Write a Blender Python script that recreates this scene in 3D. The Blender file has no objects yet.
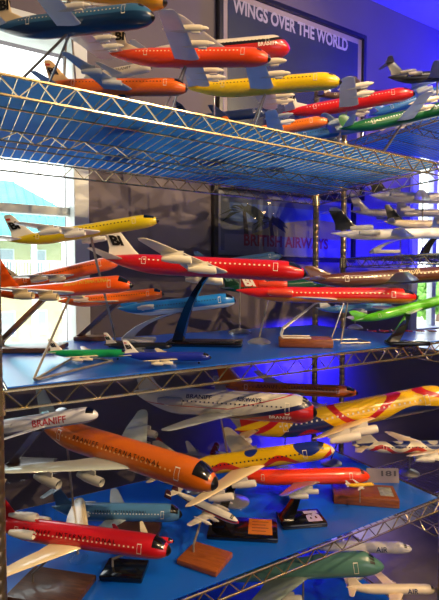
import bpy, bmesh, math, random
from mathutils import Vector, Matrix, Euler
R = math.radians
random.seed(7)
C = bpy.context.scene.collection
SC = bpy.context.scene

# ------------------------------------------------------------------ camera
FP, YAW, PITCH = 460.0, R(30.5), R(-2.5)
CAMZ = 1.45
CAM = Vector((0, 0, CAMZ))
fwd = Vector((math.sin(YAW) * math.cos(PITCH), math.cos(YAW) * math.cos(PITCH), math.sin(PITCH)))
rgt = Vector((math.cos(YAW), -math.sin(YAW), 0))
upv = rgt.cross(fwd)
cd = bpy.data.cameras.new('camera'); cam = bpy.data.objects.new('camera', cd); C.objects.link(cam)
cd.sensor_fit = 'AUTO'; cd.sensor_width = 36; cd.lens = FP * 36 / 600
cd.clip_start = 0.02; cd.clip_end = 300
m = Matrix((rgt, upv, -fwd)).transposed().to_4x4(); m.translation = CAM
cam.matrix_world = m
SC.camera = cam

def ray(px, py):
    return (fwd + rgt * ((px - 219.5) / FP) + upv * ((300 - py) / FP)).normalized()
def at(px, py, Y):
    d = ray(px, py); return CAM + d * (Y / d.y)
def on_z(px, py, z):
    d = ray(px, py); return CAM + d * ((z - CAMZ) / d.z)

# ------------------------------------------------------------------ geometry measured off the shelves
YF, YB = 0.88, 1.485            # front / rear post rows
XL, XR = 0.066, 1.35            # left / right post columns
WALL_Y = 1.75
CEIL = 2.93
Z1 = at(0, 73.5, YF).z
Z2 = at(5, 391.5, YF).z
Z3 = (at(439, 498, YF).z + at(192, 600, YF).z) / 2
Z4 = Z3 - 0.44

# ------------------------------------------------------------------ materials
_mats = {}
def lin(c):
    return tuple(((x / 12.92) if x <= 0.04045 else ((x + 0.055) / 1.055) ** 2.4) for x in c)
def hexc(h):
    return lin(tuple(int(h[i:i + 2], 16) / 255 for i in (0, 2, 4)))
def newmat(name):
    mt = bpy.data.materials.new(name); mt.use_nodes = True
    nt = mt.node_tree; return mt, nt, nt.nodes['Principled BSDF']
def paint(h, rough=0.28, coat=0.6, metal=0.0, bump=0.0, var=0.06):
    """gloss paint with a faint procedural mottling"""
    k = ('p', h, rough, coat, metal, var)
    if k in _mats: return _mats[k]
    mt, nt, b = newmat('paint_' + h)
    c = hexc(h)
    tc = nt.nodes.new('ShaderNodeTexCoord'); nz = nt.nodes.new('ShaderNodeTexNoise')
    nz.inputs['Scale'].default_value = 9; nz.inputs['Detail'].default_value = 3
    nt.links.new(tc.outputs['Object'], nz.inputs['Vector'])
    rp = nt.nodes.new('ShaderNodeValToRGB')
    rp.color_ramp.elements[0].position = .3; rp.color_ramp.elements[1].position = .7
    rp.color_ramp.elements[0].color = (*[x * (1 - var) for x in c], 1)
    rp.color_ramp.elements[1].color = (*[min(1, x * (1 + var)) for x in c], 1)
    nt.links.new(nz.outputs['Fac'], rp.inputs['Fac']); nt.links.new(rp.outputs['Color'], b.inputs['Base Color'])
    b.inputs['Roughness'].default_value = rough; b.inputs['Coat Weight'].default_value = coat
    b.inputs['Coat Roughness'].default_value = .08; b.inputs['Metallic'].default_value = metal
    _mats[k] = mt; return mt
def bands(key, r, stops, kx=0.0, x0=0.0, soft=False):
    """paint in horizontal bands: stops = [(z/r from -1, hex), ...] bottom to top"""
    k = ('b', key, r)
    if k in _mats: return _mats[k]
    mt, nt, b = newmat('livery_' + key)
    N = nt.nodes.new; L = nt.links.new
    tc = N('ShaderNodeTexCoord'); sp = N('ShaderNodeSeparateXYZ'); L(tc.outputs['Object'], sp.inputs[0])
    z = N('ShaderNodeMath'); z.operation = 'DIVIDE'; z.inputs[1].default_value = r; L(sp.outputs['Z'], z.inputs[0])
    xs = N('ShaderNodeMath'); xs.operation = 'SUBTRACT'; xs.inputs[1].default_value = x0; L(sp.outputs['X'], xs.inputs[0])
    xm = N('ShaderNodeMath'); xm.operation = 'MAXIMUM'; xm.inputs[1].default_value = 0; L(xs.outputs[0], xm.inputs[0])
    ma = N('ShaderNodeMath'); ma.operation = 'MULTIPLY_ADD'; ma.inputs[1].default_value = kx
    L(xm.outputs[0], ma.inputs[0]); L(z.outputs[0], ma.inputs[2])
    mr = N('ShaderNodeMapRange'); mr.inputs['From Min'].default_value = -1.6; mr.inputs['From Max'].default_value = 1.6
    L(ma.outputs[0], mr.inputs['Value'])
    rp = N('ShaderNodeValToRGB'); cr = rp.color_ramp; cr.interpolation = 'CONSTANT'
    for i, (p, h) in enumerate(stops):
        pos = 0 if i == 0 else (p + 1.6) / 3.2
        e = cr.elements[0] if i == 0 else (cr.elements[1] if i == 1 else cr.elements.new(pos))
        e.position = pos; e.color = (*hexc(h), 1)
    if len(stops) == 1: cr.elements[1].color = cr.elements[0].color
    L(mr.outputs[0], rp.inputs['Fac']); L(rp.outputs['Color'], b.inputs['Base Color'])
    b.inputs['Roughness'].default_value = .28; b.inputs['Coat Weight'].default_value = .6; b.inputs['Coat Roughness'].default_value = .08
    _mats[k] = mt; return mt
def waves(key, r, cols, freq=14, amp=.55, ph=0.0, noise=3.0, axis='Z'):
    """bold free-form wavy bands of colour"""
    k = ('w', key)
    if k in _mats: return _mats[k]
    mt, nt, b = newmat('wavy_' + key)
    N = nt.nodes.new; L = nt.links.new
    tc = N('ShaderNodeTexCoord'); sp = N('ShaderNodeSeparateXYZ'); L(tc.outputs['Object'], sp.inputs[0])
    def math2(op, a, bv):
        n = N('ShaderNodeMath'); n.operation = op
        for i, v in enumerate((a, bv)):
            if isinstance(v, (int, float)): n.inputs[i].default_value = v
            else: L(v, n.inputs[i])
        return n.outputs[0]
    z = math2('DIVIDE', sp.outputs[axis], r)
    s = math2('SINE', math2('ADD', math2('MULTIPLY', sp.outputs['X'], freq), ph), 0)
    nz = N('ShaderNodeTexNoise'); nz.inputs['Scale'].default_value = noise; nz.inputs['Detail'].default_value = 0
    L(tc.outputs['Object'], nz.inputs['Vector'])
    t = math2('ADD', math2('ADD', z, math2('MULTIPLY', s, amp)), math2('MULTIPLY', math2('SUBTRACT', nz.outputs['Fac'], .5), 2.4))
    mr = N('ShaderNodeMapRange'); mr.inputs['From Min'].default_value = -1.7; mr.inputs['From Max'].default_value = 1.7
    L(t, mr.inputs['Value'])
    rp = N('ShaderNodeValToRGB'); cr = rp.color_ramp; cr.interpolation = 'CONSTANT'
    n = len(cols)
    for i, h in enumerate(cols):
        e = cr.elements[i] if i < 2 else cr.elements.new(i / n)
        e.position = i / n; e.color = (*hexc(h), 1)
    L(mr.outputs[0], rp.inputs['Fac']); L(rp.outputs['Color'], b.inputs['Base Color'])
    b.inputs['Roughness'].default_value = .28; b.inputs['Coat Weight'].default_value = .6; b.inputs['Coat Roughness'].default_value = .08
    _mats[k] = mt; return mt
def wood(h1, h2, sc=14, rough=.4):
    k = ('wood', h1, h2, sc)
    if k in _mats: return _mats[k]
    mt, nt, b = newmat('wood_' + h1)
    N = nt.nodes.new; L = nt.links.new
    tc = N('ShaderNodeTexCoord'); mp = N('ShaderNodeMapping'); mp.inputs['Scale'].default_value = (2, 14, 14)
    wv = N('ShaderNodeTexNoise'); wv.inputs['Scale'].default_value = sc; wv.inputs['Detail'].default_value = 5; wv.inputs['Distortion'].default_value = .8
    rp = N('ShaderNodeValToRGB')
    rp.color_ramp.elements[0].position = .32; rp.color_ramp.elements[1].position = .7
    rp.color_ramp.elements[0].color = (*hexc(h1), 1); rp.color_ramp.elements[1].color = (*hexc(h2), 1)
    L(tc.outputs['Object'], mp.inputs[0]); L(mp.outputs[0], wv.inputs['Vector']); L(wv.outputs['Fac'], rp.inputs['Fac'])
    L(rp.outputs['Color'], b.inputs['Base Color']); b.inputs['Roughness'].default_value = rough
    b.inputs['Coat Weight'].default_value = .3
    _mats[k] = mt; return mt
def noisy(name, h1, h2, scale=4, rough=.6, bump=0.0, spec=.5, metal=0.0):
    k = ('n', name)
    if k in _mats: return _mats[k]
    mt, nt, b = newmat(name)
    N = nt.nodes.new; L = nt.links.new
    tc = N('ShaderNodeTexCoord'); nz = N('ShaderNodeTexNoise'); nz.inputs['Scale'].default_value = scale; nz.inputs['Detail'].default_value = 5
    L(tc.outputs['Object'], nz.inputs['Vector'])
    rp = N('ShaderNodeValToRGB'); rp.color_ramp.elements[0].position = .35; rp.color_ramp.elements[1].position = .65
    rp.color_ramp.elements[0].color = (*hexc(h1), 1); rp.color_ramp.elements[1].color = (*hexc(h2), 1)
    L(nz.outputs['Fac'], rp.inputs['Fac']); L(rp.outputs['Color'], b.inputs['Base Color'])
    b.inputs['Roughness'].default_value = rough; b.inputs['Specular IOR Level'].default_value = spec; b.inputs['Metallic'].default_value = metal
    if bump:
        bp = N('ShaderNodeBump'); bp.inputs['Strength'].default_value = bump; bp.inputs['Distance'].default_value = .01
        L(nz.outputs['Fac'], bp.inputs['Height']); L(bp.outputs[0], b.inputs['Normal'])
    _mats[k] = mt; return mt
def glass_mat():
    if 'glass' in _mats: return _mats['glass']
    mt = bpy.data.materials.new('window_glass'); mt.use_nodes = True; nt = mt.node_tree
    for n in list(nt.nodes): nt.nodes.remove(n)
    o = nt.nodes.new('ShaderNodeOutputMaterial'); mx = nt.nodes.new('ShaderNodeMixShader')
    t = nt.nodes.new('ShaderNodeBsdfTransparent'); g = nt.nodes.new('ShaderNodeBsdfGlossy'); fr = nt.nodes.new('ShaderNodeFresnel')
    t.inputs[0].default_value = (.96, .98, .97, 1); g.inputs['Roughness'].default_value = .02; fr.inputs[0].default_value = 1.35
    ge = nt.nodes.new('ShaderNodeNewGeometry'); inv = nt.nodes.new('ShaderNodeMath'); inv.operation = 'SUBTRACT'; inv.inputs[0].default_value = 1
    nt.links.new(ge.outputs['Backfacing'], inv.inputs[1]); mu = nt.nodes.new('ShaderNodeMath'); mu.operation = 'MULTIPLY'
    nt.links.new(fr.outputs[0], mu.inputs[0]); nt.links.new(inv.outputs[0], mu.inputs[1]); nt.links.new(mu.outputs[0], mx.inputs[0]); nt.links.new(t.outputs[0], mx.inputs[1]); nt.links.new(g.outputs[0], mx.inputs[2])
    nt.links.new(mx.outputs[0], o.inputs[0]); _mats['glass'] = mt; return mt

CHROME = noisy('chrome_wire', 'd6c6a2', 'c4b080', 30, .26, metal=.92)
POSTM = noisy('chrome_post', '9c8c74', '857458', 30, .28, metal=.9)
LINER = noisy('blue_liner', '0c6ade', '1476ea', 3, .22, spec=.8)
def _translucent(mt, col, f):
    nt = mt.node_tree; b = nt.nodes['Principled BSDF']; o = nt.nodes['Material Output']
    t = nt.nodes.new('ShaderNodeBsdfTranslucent'); t.inputs[0].default_value = (*hexc(col), 1)
    mx = nt.nodes.new('ShaderNodeMixShader'); mx.inputs[0].default_value = f
    nt.links.new(b.outputs[0], mx.inputs[1]); nt.links.new(t.outputs[0], mx.inputs[2]); nt.links.new(mx.outputs[0], o.inputs['Surface'])
LINER.node_tree.nodes['Principled BSDF'].inputs['Coat Weight'].default_value = 1.0
LINER.node_tree.nodes['Principled BSDF'].inputs['Coat Roughness'].default_value = .28
MATTE = noisy('blue_liner_matte', '0c62cc', '126edc', 3, .6, spec=.25)
_translucent(MATTE, '78b8ee', .6)
_translucent(LINER, '3f90ee', .35)
BLACK = paint('0b0b0c', .18, .8)
DARKM = paint('151518', .4, .2)
WHITE = paint('e2ddd2', .3, .5)
CREAM = paint('e8dcc0', .32, .5)
GREY = paint('9aa0a4', .34, .5)
LGREY = paint('c3c6c6', .32, .5)
STEEL = noisy('steel_rod', 'a59c92', '8b8378', 40, .35, metal=.6)
SILVER = noisy('silver_skin', 'b9b9ba', 'a4a5a8', 12, .3, metal=.7)

# ------------------------------------------------------------------ mesh helpers
def obj(name, bm, mat, parent=None, smooth=True, label=None):
    bmesh.ops.remove_doubles(bm, verts=bm.verts, dist=1e-7)
    bmesh.ops.recalc_face_normals(bm, faces=bm.faces)
    me = bpy.data.meshes.new(name); bm.to_mesh(me); bm.free()
    me.materials.append(mat)
    if smooth:
        for p in me.polygons: p.use_smooth = True
        try: me.set_sharp_from_angle(angle=R(40))
        except Exception: pass
    o = bpy.data.objects.new(name, me); C.objects.link(o)
    if parent: o.parent = parent
    if label: o['label'] = label
    return o
def flat(name, bm, mat, parent=None, label=None):
    """decal meshes: keep face winding as built"""
    me = bpy.data.meshes.new(name); bm.to_mesh(me); bm.free(); me.materials.append(mat)
    o = bpy.data.objects.new(name, me); C.objects.link(o)
    if parent: o.parent = parent
    if label: o['label'] = label
    return o
def thing(name, label, cat, loc=(0, 0, 0), group=None, rot=None):
    o = bpy.data.objects.new(name, None); C.objects.link(o); o.empty_display_size = .05
    o.location = loc; o['label'] = label; o['category'] = cat
    if rot: o.rotation_euler = rot
    if group: o['group'] = group
    return o
def tag(o, label, cat, group=None):
    o['label'] = label; o['category'] = cat
    if group: o['group'] = group
    return o
def struct(name, bm, mat, parent=None, smooth=False):
    o = obj(name, bm, mat, parent, smooth)
    if not parent: o['kind'] = 'structure'
    return o
def box(bm, x0, x1, y0, y1, z0, z1, bev=0.0):
    vs = [bm.verts.new((x, y, z)) for x in (x0, x1) for y in (y0, y1) for z in (z0, z1)]
    fs = []
    for f in ((0, 1, 3, 2), (4, 6, 7, 5), (0, 4, 5, 1), (2, 3, 7, 6), (0, 2, 6, 4), (1, 5, 7, 3)):
        fs.append(bm.faces.new([vs[i] for i in f]))
    if bev:
        es = list({e for f in fs for e in f.edges})
        bmesh.ops.bevel(bm, geom=es, offset=bev, segments=2, profile=.5, affect='EDGES')
def tube(bm, pts, r, n=8, rads=None, cap=True):
    pts = [Vector(p) for p in pts]; rings = []
    ref = None
    for i, p in enumerate(pts):
        d = (pts[min(i + 1, len(pts) - 1)] - pts[max(i - 1, 0)]).normalized()
        if ref is None:
            ref = Vector((0, 0, 1)) if abs(d.z) < .9 else Vector((1, 0, 0))
        a = (ref - d * ref.dot(d)).normalized(); b = d.cross(a); ref = a
        rr = rads[i] if rads else r
        rings.append([bm.verts.new(p + (a * math.cos(2 * math.pi * k / n) + b * math.sin(2 * math.pi * k / n)) * rr) for k in range(n)])
    for A, B in zip(rings, rings[1:]):
        for k in range(n): bm.faces.new((A[k], A[(k + 1) % n], B[(k + 1) % n], B[k]))
    if cap:
        bm.faces.new(rings[0][::-1]); bm.faces.new(rings[-1])
def lathe_x(bm, prof, cx=0, cy=0, cz=0, n=16, close=True):
    """profile [(x, r)] revolved about the x axis"""
    rings = []
    for x, r in prof:
        r = max(r, 1e-4)
        rings.append([bm.verts.new((cx + x, cy + r * math.cos(2 * math.pi * k / n), cz + r * math.sin(2 * math.pi * k / n))) for k in range(n)])
    for A, B in zip(rings, rings[1:]):
        for k in range(n): bm.faces.new((A[k], A[(k + 1) % n], B[(k + 1) % n], B[k]))
    if close:
        bm.faces.new(rings[0][::-1]); bm.faces.new(rings[-1])
def lathe_z(bm, prof, cx=0, cy=0, n=28):
    rings = []
    for r, z in prof:
        rings.append([bm.verts.new((cx + r * math.cos(2 * math.pi * k / n), cy + r * math.sin(2 * math.pi * k / n), z)) for k in range(n)])
    for A, B in zip(rings, rings[1:]):
        for k in range(n): bm.faces.new((A[k], A[(k + 1) % n], B[(k + 1) % n], B[k]))
    bm.faces.new(rings[0][::-1]); bm.faces.new(rings[-1])
AF = [(0, 0), (.03, .5), (.12, .85), (.3, 1), (.55, .8), (.8, .38), (1, .04)]
def blade(bm, stations, axis='y'):
    """aerofoil solid. station = (span, xLE, chord, offset, half-thickness)"""
    rings = []
    for s, xle, ch, off, th in stations:
        pts = [(xle - u * ch, t * th) for u, t in AF] + [(xle - u * ch, -t * th * .7) for u, t in AF[-1:0:-1]]
        ring = []
        for x, t in pts:
            ring.append(bm.verts.new((x, s, off + t) if axis == 'y' else (x, off + t, s)))
        rings.append(ring)
    n = len(rings[0])
    for A, B in zip(rings, rings[1:]):
        for k in range(n): bm.faces.new((A[k], A[(k + 1) % n], B[(k + 1) % n], B[k]))
    bm.faces.new(rings[0][::-1]); bm.faces.new(rings[-1])
_txt = {}
def text_geo(s, bold=.02):
    if (s, bold) in _txt: return _txt[(s, bold)]
    cu = bpy.data.curves.new('t', 'FONT'); cu.body = s; cu.size = 1; cu.offset = bold; cu.resolution_u = 3; cu.fill_mode = 'FRONT'
    o = bpy.data.objects.new('t', cu); C.objects.link(o)
    bpy.context.view_layer.update()
    dg = bpy.context.evaluated_depsgraph_get()
    me = bpy.data.meshes.new_from_object(o.evaluated_get(dg))
    tb = bmesh.new(); tb.from_mesh(me)
    ya = min(v.co.y for v in tb.verts); yb = max(v.co.y for v in tb.verts)
    for i in range(1, 6):
        bmesh.ops.bisect_plane(tb, geom=tb.verts[:] + tb.edges[:] + tb.faces[:], plane_co=(0, ya + (yb - ya) * i / 6, 0), plane_no=(0, 1, 0))
    tb.to_mesh(me); tb.free()
    vs = [(v.co.x, v.co.y) for v in me.vertices]; fs = [tuple(p.vertices) for p in me.polygons]
    bpy.data.objects.remove(o); bpy.data.curves.remove(cu); bpy.data.meshes.remove(me)
    x0 = min(v[0] for v in vs); x1 = max(v[0] for v in vs); y0 = min(v[1] for v in vs); y1 = max(v[1] for v in vs)
    _txt[(s, bold)] = ([((x - x0), (y - y0)) for x, y in vs], fs, x1 - x0, y1 - y0)
    return _txt[(s, bold)]
def add_text(bm, s, fn, bold=.02, flip=False):
    """fn(u,v) with u,v in 0..1 over the text's box -> point"""
    vs, fs, w, h = text_geo(s, bold)
    bv = [bm.verts.new(fn(x / w, y / h)) for x, y in vs]
    for f in fs:
        f = f[::-1] if flip else f
        try: bm.faces.new([bv[i] for i in f])
        except ValueError: pass
def textdims(s, bold=.02):
    return text_geo(s, bold)[2:]

# ------------------------------------------------------------------ aircraft
KINDS = dict(
    prop=dict(r=.054, nl=.14, tl=.34, wing=(.09, .15, .055, .095, .46, .03), thick=.011, eng='prop', ey=(.165, .295),
              fin=[(.03, -.27, .20, .006), (.075, -.38, .105, .008), (.15, -.405, .085, .006), (.185, -.425, .06, .004), (.195, -.44, .03, .002)],
              tp=(-.39, .09, -.405, .05, .17, .5, .03)),
    jet4=dict(r=.043, nl=.13, tl=.30, wing=(.14, .20, -.16, .055, .45, .035), thick=.012, eng='pod', ey=(.18, .31),
              fin=[(.02, -.30, .17, .007), (.06, -.345, .125, .007), (.16, -.435, .065, .005), (.175, -.455, .04, .002)],
              tp=(-.38, .10, -.475, .045, .17, .35, .02)),
    jumbo=dict(r=.05, nl=.12, tl=.30, wing=(.14, .22, -.16, .055, .44, .04), thick=.013, eng='pod', ey=(.17, .29), hump=True,
              fin=[(.02, -.27, .21, .008), (.06, -.325, .155, .008), (.19, -.445, .075, .005), (.20, -.46, .05, .002)],
              tp=(-.36, .12, -.47, .05, .17, .35, .02)),
    rear2=dict(r=.055, nl=.12, tl=.30, wing=(.10, .17, -.10, .06, .40, .02), thick=.011, eng='rear', ey=(),
              fin=[(.03, -.31, .16, .007), (.07, -.36, .115, .007), (.17, -.435, .075, .006), (.18, -.44, .06, .003)],
              tp=(-.42, .08, -.49, .04, .16, 3.2, .0)),
    tri=dict(r=.046, nl=.12, tl=.28, wing=(.07, .18, -.16, .055, .38, .015), thick=.011, eng='rear3', ey=(),
              fin=[(.03, -.27, .20, .008), (.07, -.34, .13, .009), (.17, -.43, .085, .006), (.18, -.435, .07, .003)],
              tp=(-.42, .09, -.50, .045, .15, 3.75, .0)),
    twin=dict(r=.052, nl=.13, tl=.32, wing=(.13, .17, -.12, .055, .45, .035), thick=.012, eng='pod', ey=(.16,),
              fin=[(.02, -.29, .18, .007), (.07, -.355, .115, .007), (.18, -.445, .06, .005), (.19, -.46, .035, .002)],
              tp=(-.38, .10, -.455, .045, .17, .35, .02)),
    connie=dict(r=.05, nl=.20, tl=.55, wing=(.20, .16, .10, .06, .52, .04), thick=.012, eng='prop', ey=(.15, .29), fin=None,
              tp=(-.38, .11, -.40, .08, .19, .7, .03)),
)
for k in KINDS.values():
    k.setdefault('hump', False)
def rad(K, x):
    r = K['r']
    if x > .5 - K['nl']:
        u = max(0.0, (.5 - x) / K['nl']); f = (1 - (1 - u) ** 2.1) ** .62; zc = -.22 * r * (1 - u) ** 2
    elif x < -.5 + K['tl']:
        u = max(0.0, (x + .5) / K['tl']); f = .07 + .93 * (1 - (1 - u) ** 1.9); zc = .5 * r * (1 - u) ** 1.6
    else: f, zc = 1, 0
    rt = rb = f * r
    if K['hump'] and x > .10:
        h = min(1, (x - .10) / .10) * min(1, (.47 - x) / .06) if x < .47 else 0
        rt += .36 * r * max(0, h)
    return f * r, rt, rb, zc
def surf(K, x, th, off=0.0):
    ry, rt, rb, zc = rad(K, x)
    s = math.sin(th)
    return Vector((x, (ry + off) * math.cos(th), zc + ((rt if s > 0 else rb) + off) * s))
ALL = []
def aircraft(label, kind, tail, nose, Y, a, body='d8d2c8', wing=None, fin=None, eng=None, mat=None, wmat=None, fmat=None, emat=None,
             radome='0b0b0c', mask=True, win='1a1a1a', text=None, tcol='101010', tz=.55, tx=(-.05, .3), bi=True, bicol='101010',
             group=None, fat=1.0, roll=0, rest=None, doors=True, dcol='e8e0d0', win_n=28, name='model_airplane', span=1.0, fin_s=1.0, rad_len=.016, pods=True, bi_dz=0.0):
    """tail and nose: where the ends sit when seen from the aisle; Y: depth of the middle; a: heading turned from +X towards the aisle"""
    K = dict(KINDS[kind]); K['r'] = K['r'] * fat; r = K['r']
    h = Vector((math.cos(R(a)), -math.sin(R(a)), 0)); nrm = Vector((math.sin(R(a)), math.cos(R(a)), 0))
    mid = ((tail[0] + nose[0]) / 2, (tail[1] + nose[1]) / 2)
    def ends(Y):
        P = at(mid[0], mid[1], Y)
        out = []
        for q in (tail, nose):
            d = ray(*q); out.append(CAM + d * ((P - CAM).dot(nrm) / d.dot(nrm)))
        return out
    if rest is not None:
        lo, hi = .6, 1.6
        for _ in range(40):
            y = (lo + hi) / 2; T, N = ends(y); L = (N - T).length
            zlow = ((T + N) / 2).z - L * (r + .032)
            if zlow > rest + .0005: lo = y
            else: hi = y
        Y = y
    T, N = ends(Y)
    L = (N - T).length; d = (N - T) / L
    # level models that rest on the liner keep a level keel
    pitch = math.asin(d.z) if rest is None else 0.0
    root = thing(name, label, 'model airplane', (T + N) / 2, group, Euler((R(roll), -pitch, -R(a)), 'XYZ'))
    root.scale = (L, L, L)
    M = Matrix.Translation(root.location) @ root.rotation_euler.to_matrix().to_4x4() @ Matrix.Scale(L, 4)
    wing = wing or body; fin = fin or body; eng = eng or wing
    bmat = mat(r) if mat else paint(body)
    wmat = wmat or paint(wing); fmat = fmat or paint(fin); emat = emat or paint(eng)
    n = 20
    # fuselage
    xs = []
    for i in range(11): xs.append(-.5 + K['tl'] * i / 10)
    for i in range(1, 9): xs.append(-.5 + K['tl'] + (1 - K['tl'] - K['nl']) * i / 9)
    for i in range(13):
        u = 1 - i / 12; xs.append(.5 - K['nl'] * u ** 1.7)
    bm = bmesh.new(); rings = []
    for x in xs:
        rings.append([bm.verts.new(surf(K, x, 2 * math.pi * k / n)) for k in range(n)])
    for A, B in zip(rings, rings[1:]):
        for k in range(n): bm.faces.new((A[k], A[(k + 1) % n], B[(k + 1) % n], B[k]))
    bm.faces.new(rings[0][::-1]); bm.faces.new(rings[-1])
    obj('fuselage', bm, bmat, root)
    def patch(bm, x0, x1, t0, t1, off, nx=2, nt=3, flip=False):
        g = [[bm.verts.new(surf(K, x0 + (x1 - x0) * i / nx, t0 + (t1 - t0) * j / nt, off)) for j in range(nt + 1)] for i in range(nx + 1)]
        for i in range(nx):
            for j in range(nt):
                f = (g[i][j], g[i + 1][j], g[i + 1][j + 1], g[i][j + 1])
                bm.faces.new(f if not flip else f[::-1])
    if radome:
        bm = bmesh.new(); rr = []
        for i in range(9):
            x = .5 - rad_len * (1 - i / 8) ** 1.5
            if i == 8: x = .5006
            rr.append([bm.verts.new(surf(K, min(x, .5), 2 * math.pi * k / n, .0012) + Vector((max(0, x - .5) + .0008, 0, 0))) for k in range(n)])
        for A, B in zip(rr, rr[1:]):
            for k in range(n): bm.faces.new((A[k], A[(k + 1) % n], B[(k + 1) % n], B[k]))
        bm.faces.new(rr[-1]); bm.faces.new(rr[0][::-1])
        obj('nose_cone', bm, paint(radome), root, label='black nose tip' if radome == '0b0b0c' else None)
    bm = bmesh.new()
    cx = .5 - K['nl'] * .47
    w0 = K['nl'] * .20
    if mask:
        patch(bm, cx - w0, .5 - .028, R(28), R(152), .0011, 7, 10)
        mm = BLACK
    else:
        for k in range(6):
            t0 = R(32 + k * 20); patch(bm, cx - w0 * .5, cx + w0 * .45, t0, t0 + R(15), .0011, 3, 3)
        mm = DARKM
    obj('cockpit_windows', bm, mm, root)
    # cabin windows, both sides
    if win:
        x0, x1 = -.30, .5 - K['nl'] - .05
        dt = .0075 / r / 2
        for c in (R(17), R(163)):
            bm = bmesh.new()
            for i in range(win_n):
                x = x0 + (x1 - x0) * i / (win_n - 1); w = .0042
                patch(bm, x - w, x + w, c - dt, c + dt, .0012, 1, 1)
            obj('cabin_windows', bm, paint(win), root)
    if doors:
        for dx in (.5 - K['nl'] - .02, -.5 + K['tl'] - .08):
            for sgn in (0, 1):
                bm = bmesh.new()
                def T2(t): return R(t) if not sgn else R(180 - t)
                for (a0, a1, t0, t1) in ((-.011, -.009, -12, 36), (.009, .011, -12, 36), (-.011, .011, -12, -8), (-.011, .011, 32, 36)):
                    patch(bm, dx + a0, dx + a1, T2(t0), T2(t1), .0012, 1, 2)
                obj('door_outline', bm, paint(dcol), root)
    # wings
    rx, rc, tx_, tc_, semi, dih = K['wing']
    semi *= span
    th = K['thick']
    zw = -.55 * r
    for s in (-1, 1):
        bm = bmesh.new(); st = []
        for q in (0, .25, .5, .75, .93, .98, 1.0):
            y = r * .5 + (semi - r * .5) * q
            xle = rx + (tx_ - rx) * q; ch = rc + (tc_ - rc) * q
            if kind not in ('prop', 'connie') and q == .25: ch -= .01
            k = 1.0 if q < .95 else (.75 if q < .99 else .45)
            xl = xle - ch * (1 - k) * .4
            st.append((s * y, xl, ch * k, zw + dih * q * 1.6, th * (1 - .62 * q) * k))
        blade(bm, st); obj('wing', bm, wmat, root)
        # engines
        for ey in (K['ey'] if pods else ()):
            ey = ey * span
            q = (ey - r * .5) / (semi - r * .5)
            xle = rx + (tx_ - rx) * q; zq = zw + dih * q * 1.6
            bm = bmesh.new()
            if K['eng'] == 'prop':
                lathe_x(bm, [(-.13, .003), (-.10, .011), (-.04, .0185), (.03, .0205), (.075, .019), (.088, .0165)], xle, s * ey, zq + .010, 14)
                e = obj('engine', bm, emat, root)
                bm = bmesh.new(); lathe_x(bm, [(.086, .0135), (.098, .0125), (.112, .009), (.122, .003)], xle, s * ey, zq + .010, 12)
                obj('spinner', bm, emat, e)
                bm = bmesh.new(); box(bm, xle + .03, xle + .078, s * ey - .008, s * ey + .008, zq - .016, zq - .004, .003)
                obj('air_scoop', bm, emat, e)
            else:
                er = .0235 if kind in ('jumbo', 'twin') else .019
                ln = .115 if kind != 'jet4' else .125
                zc = zq - er - .016
                bm = bmesh.new()
                lathe_x(bm, [(-ln * .55, er * .55), (-ln * .2, er * .9), (ln * .15, er), (ln * .38, er * .97), (ln * .45, er * .84), (ln * .42, er * .76), (ln * .25, er * .72)], xle, s * ey, zc, 16)
                # pylon
                box(bm, xle - .075, xle + .02, s * ey - .0025, s * ey + .0025, zc + er * .7, zq + .002)
                e = obj('engine', bm, emat, root)
                bm = bmesh.new(); lathe_x(bm, [(ln * .25, er * .73), (ln * .30, er * .73)], xle, s * ey, zc, 16)
                lathe_x(bm, [(ln * .30, er * .25), (ln * .36, er * .12), (ln * .39, .0008)], xle, s * ey, zc, 8)
                obj('intake', bm, DARKM, e)
        if K['eng'] in ('rear', 'rear3'):
            bm = bmesh.new(); er = .022; yy = s * (r * .86 + er * .95); xx = -.245; zc = .28 * r
            lathe_x(bm, [(-.075, er * .6), (-.03, er * .95), (.02, er), (.052, er * .95), (.06, er * .82), (.056, er * .74), (.035, er * .7)], xx, yy, zc, 16)
            box(bm, xx - .04, xx + .03, min(s * r * .7, yy), max(s * r * .7, yy), zc - .004, zc + .004)
            e = obj('engine', bm, emat, root)
            bm = bmesh.new(); lathe_x(bm, [(.035, er * .71), (.042, er * .71)], xx, yy, zc, 16)
            obj('intake', bm, DARKM, e)
        # tailplane
        hx, hc, tx2, tc2, sp, hz, td = K['tp']
        bm = bmesh.new(); st = []
        for q in (0, .5, .92, 1.0):
            y = (.0 if hz > 2 else r * .2) + sp * q; k = 1 if q < .95 else .6
            st.append((s * y, hx + (tx2 - hx) * q, (hc + (tc2 - hc) * q) * k, hz * r / fat + td * q, .0055 * (1 - .6 * q) * k))
        blade(bm, st); obj('tailplane', bm, wmat, root)
    if K['eng'] == 'rear3':
        bm = bmesh.new()
        lathe_x(bm, [(-.10, .012), (-.03, .021), (.02, .023), (.05, .022), (.058, .018), (.054, .016), (.03, .015)], -.27, 0, r + .012, 14)
        e = obj('engine', bm, emat, root)
        bm = bmesh.new(); lathe_x(bm, [(.03, .0155), (.037, .0155)], -.27, 0, r + .012, 14); obj('intake', bm, DARKM, e)
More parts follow.
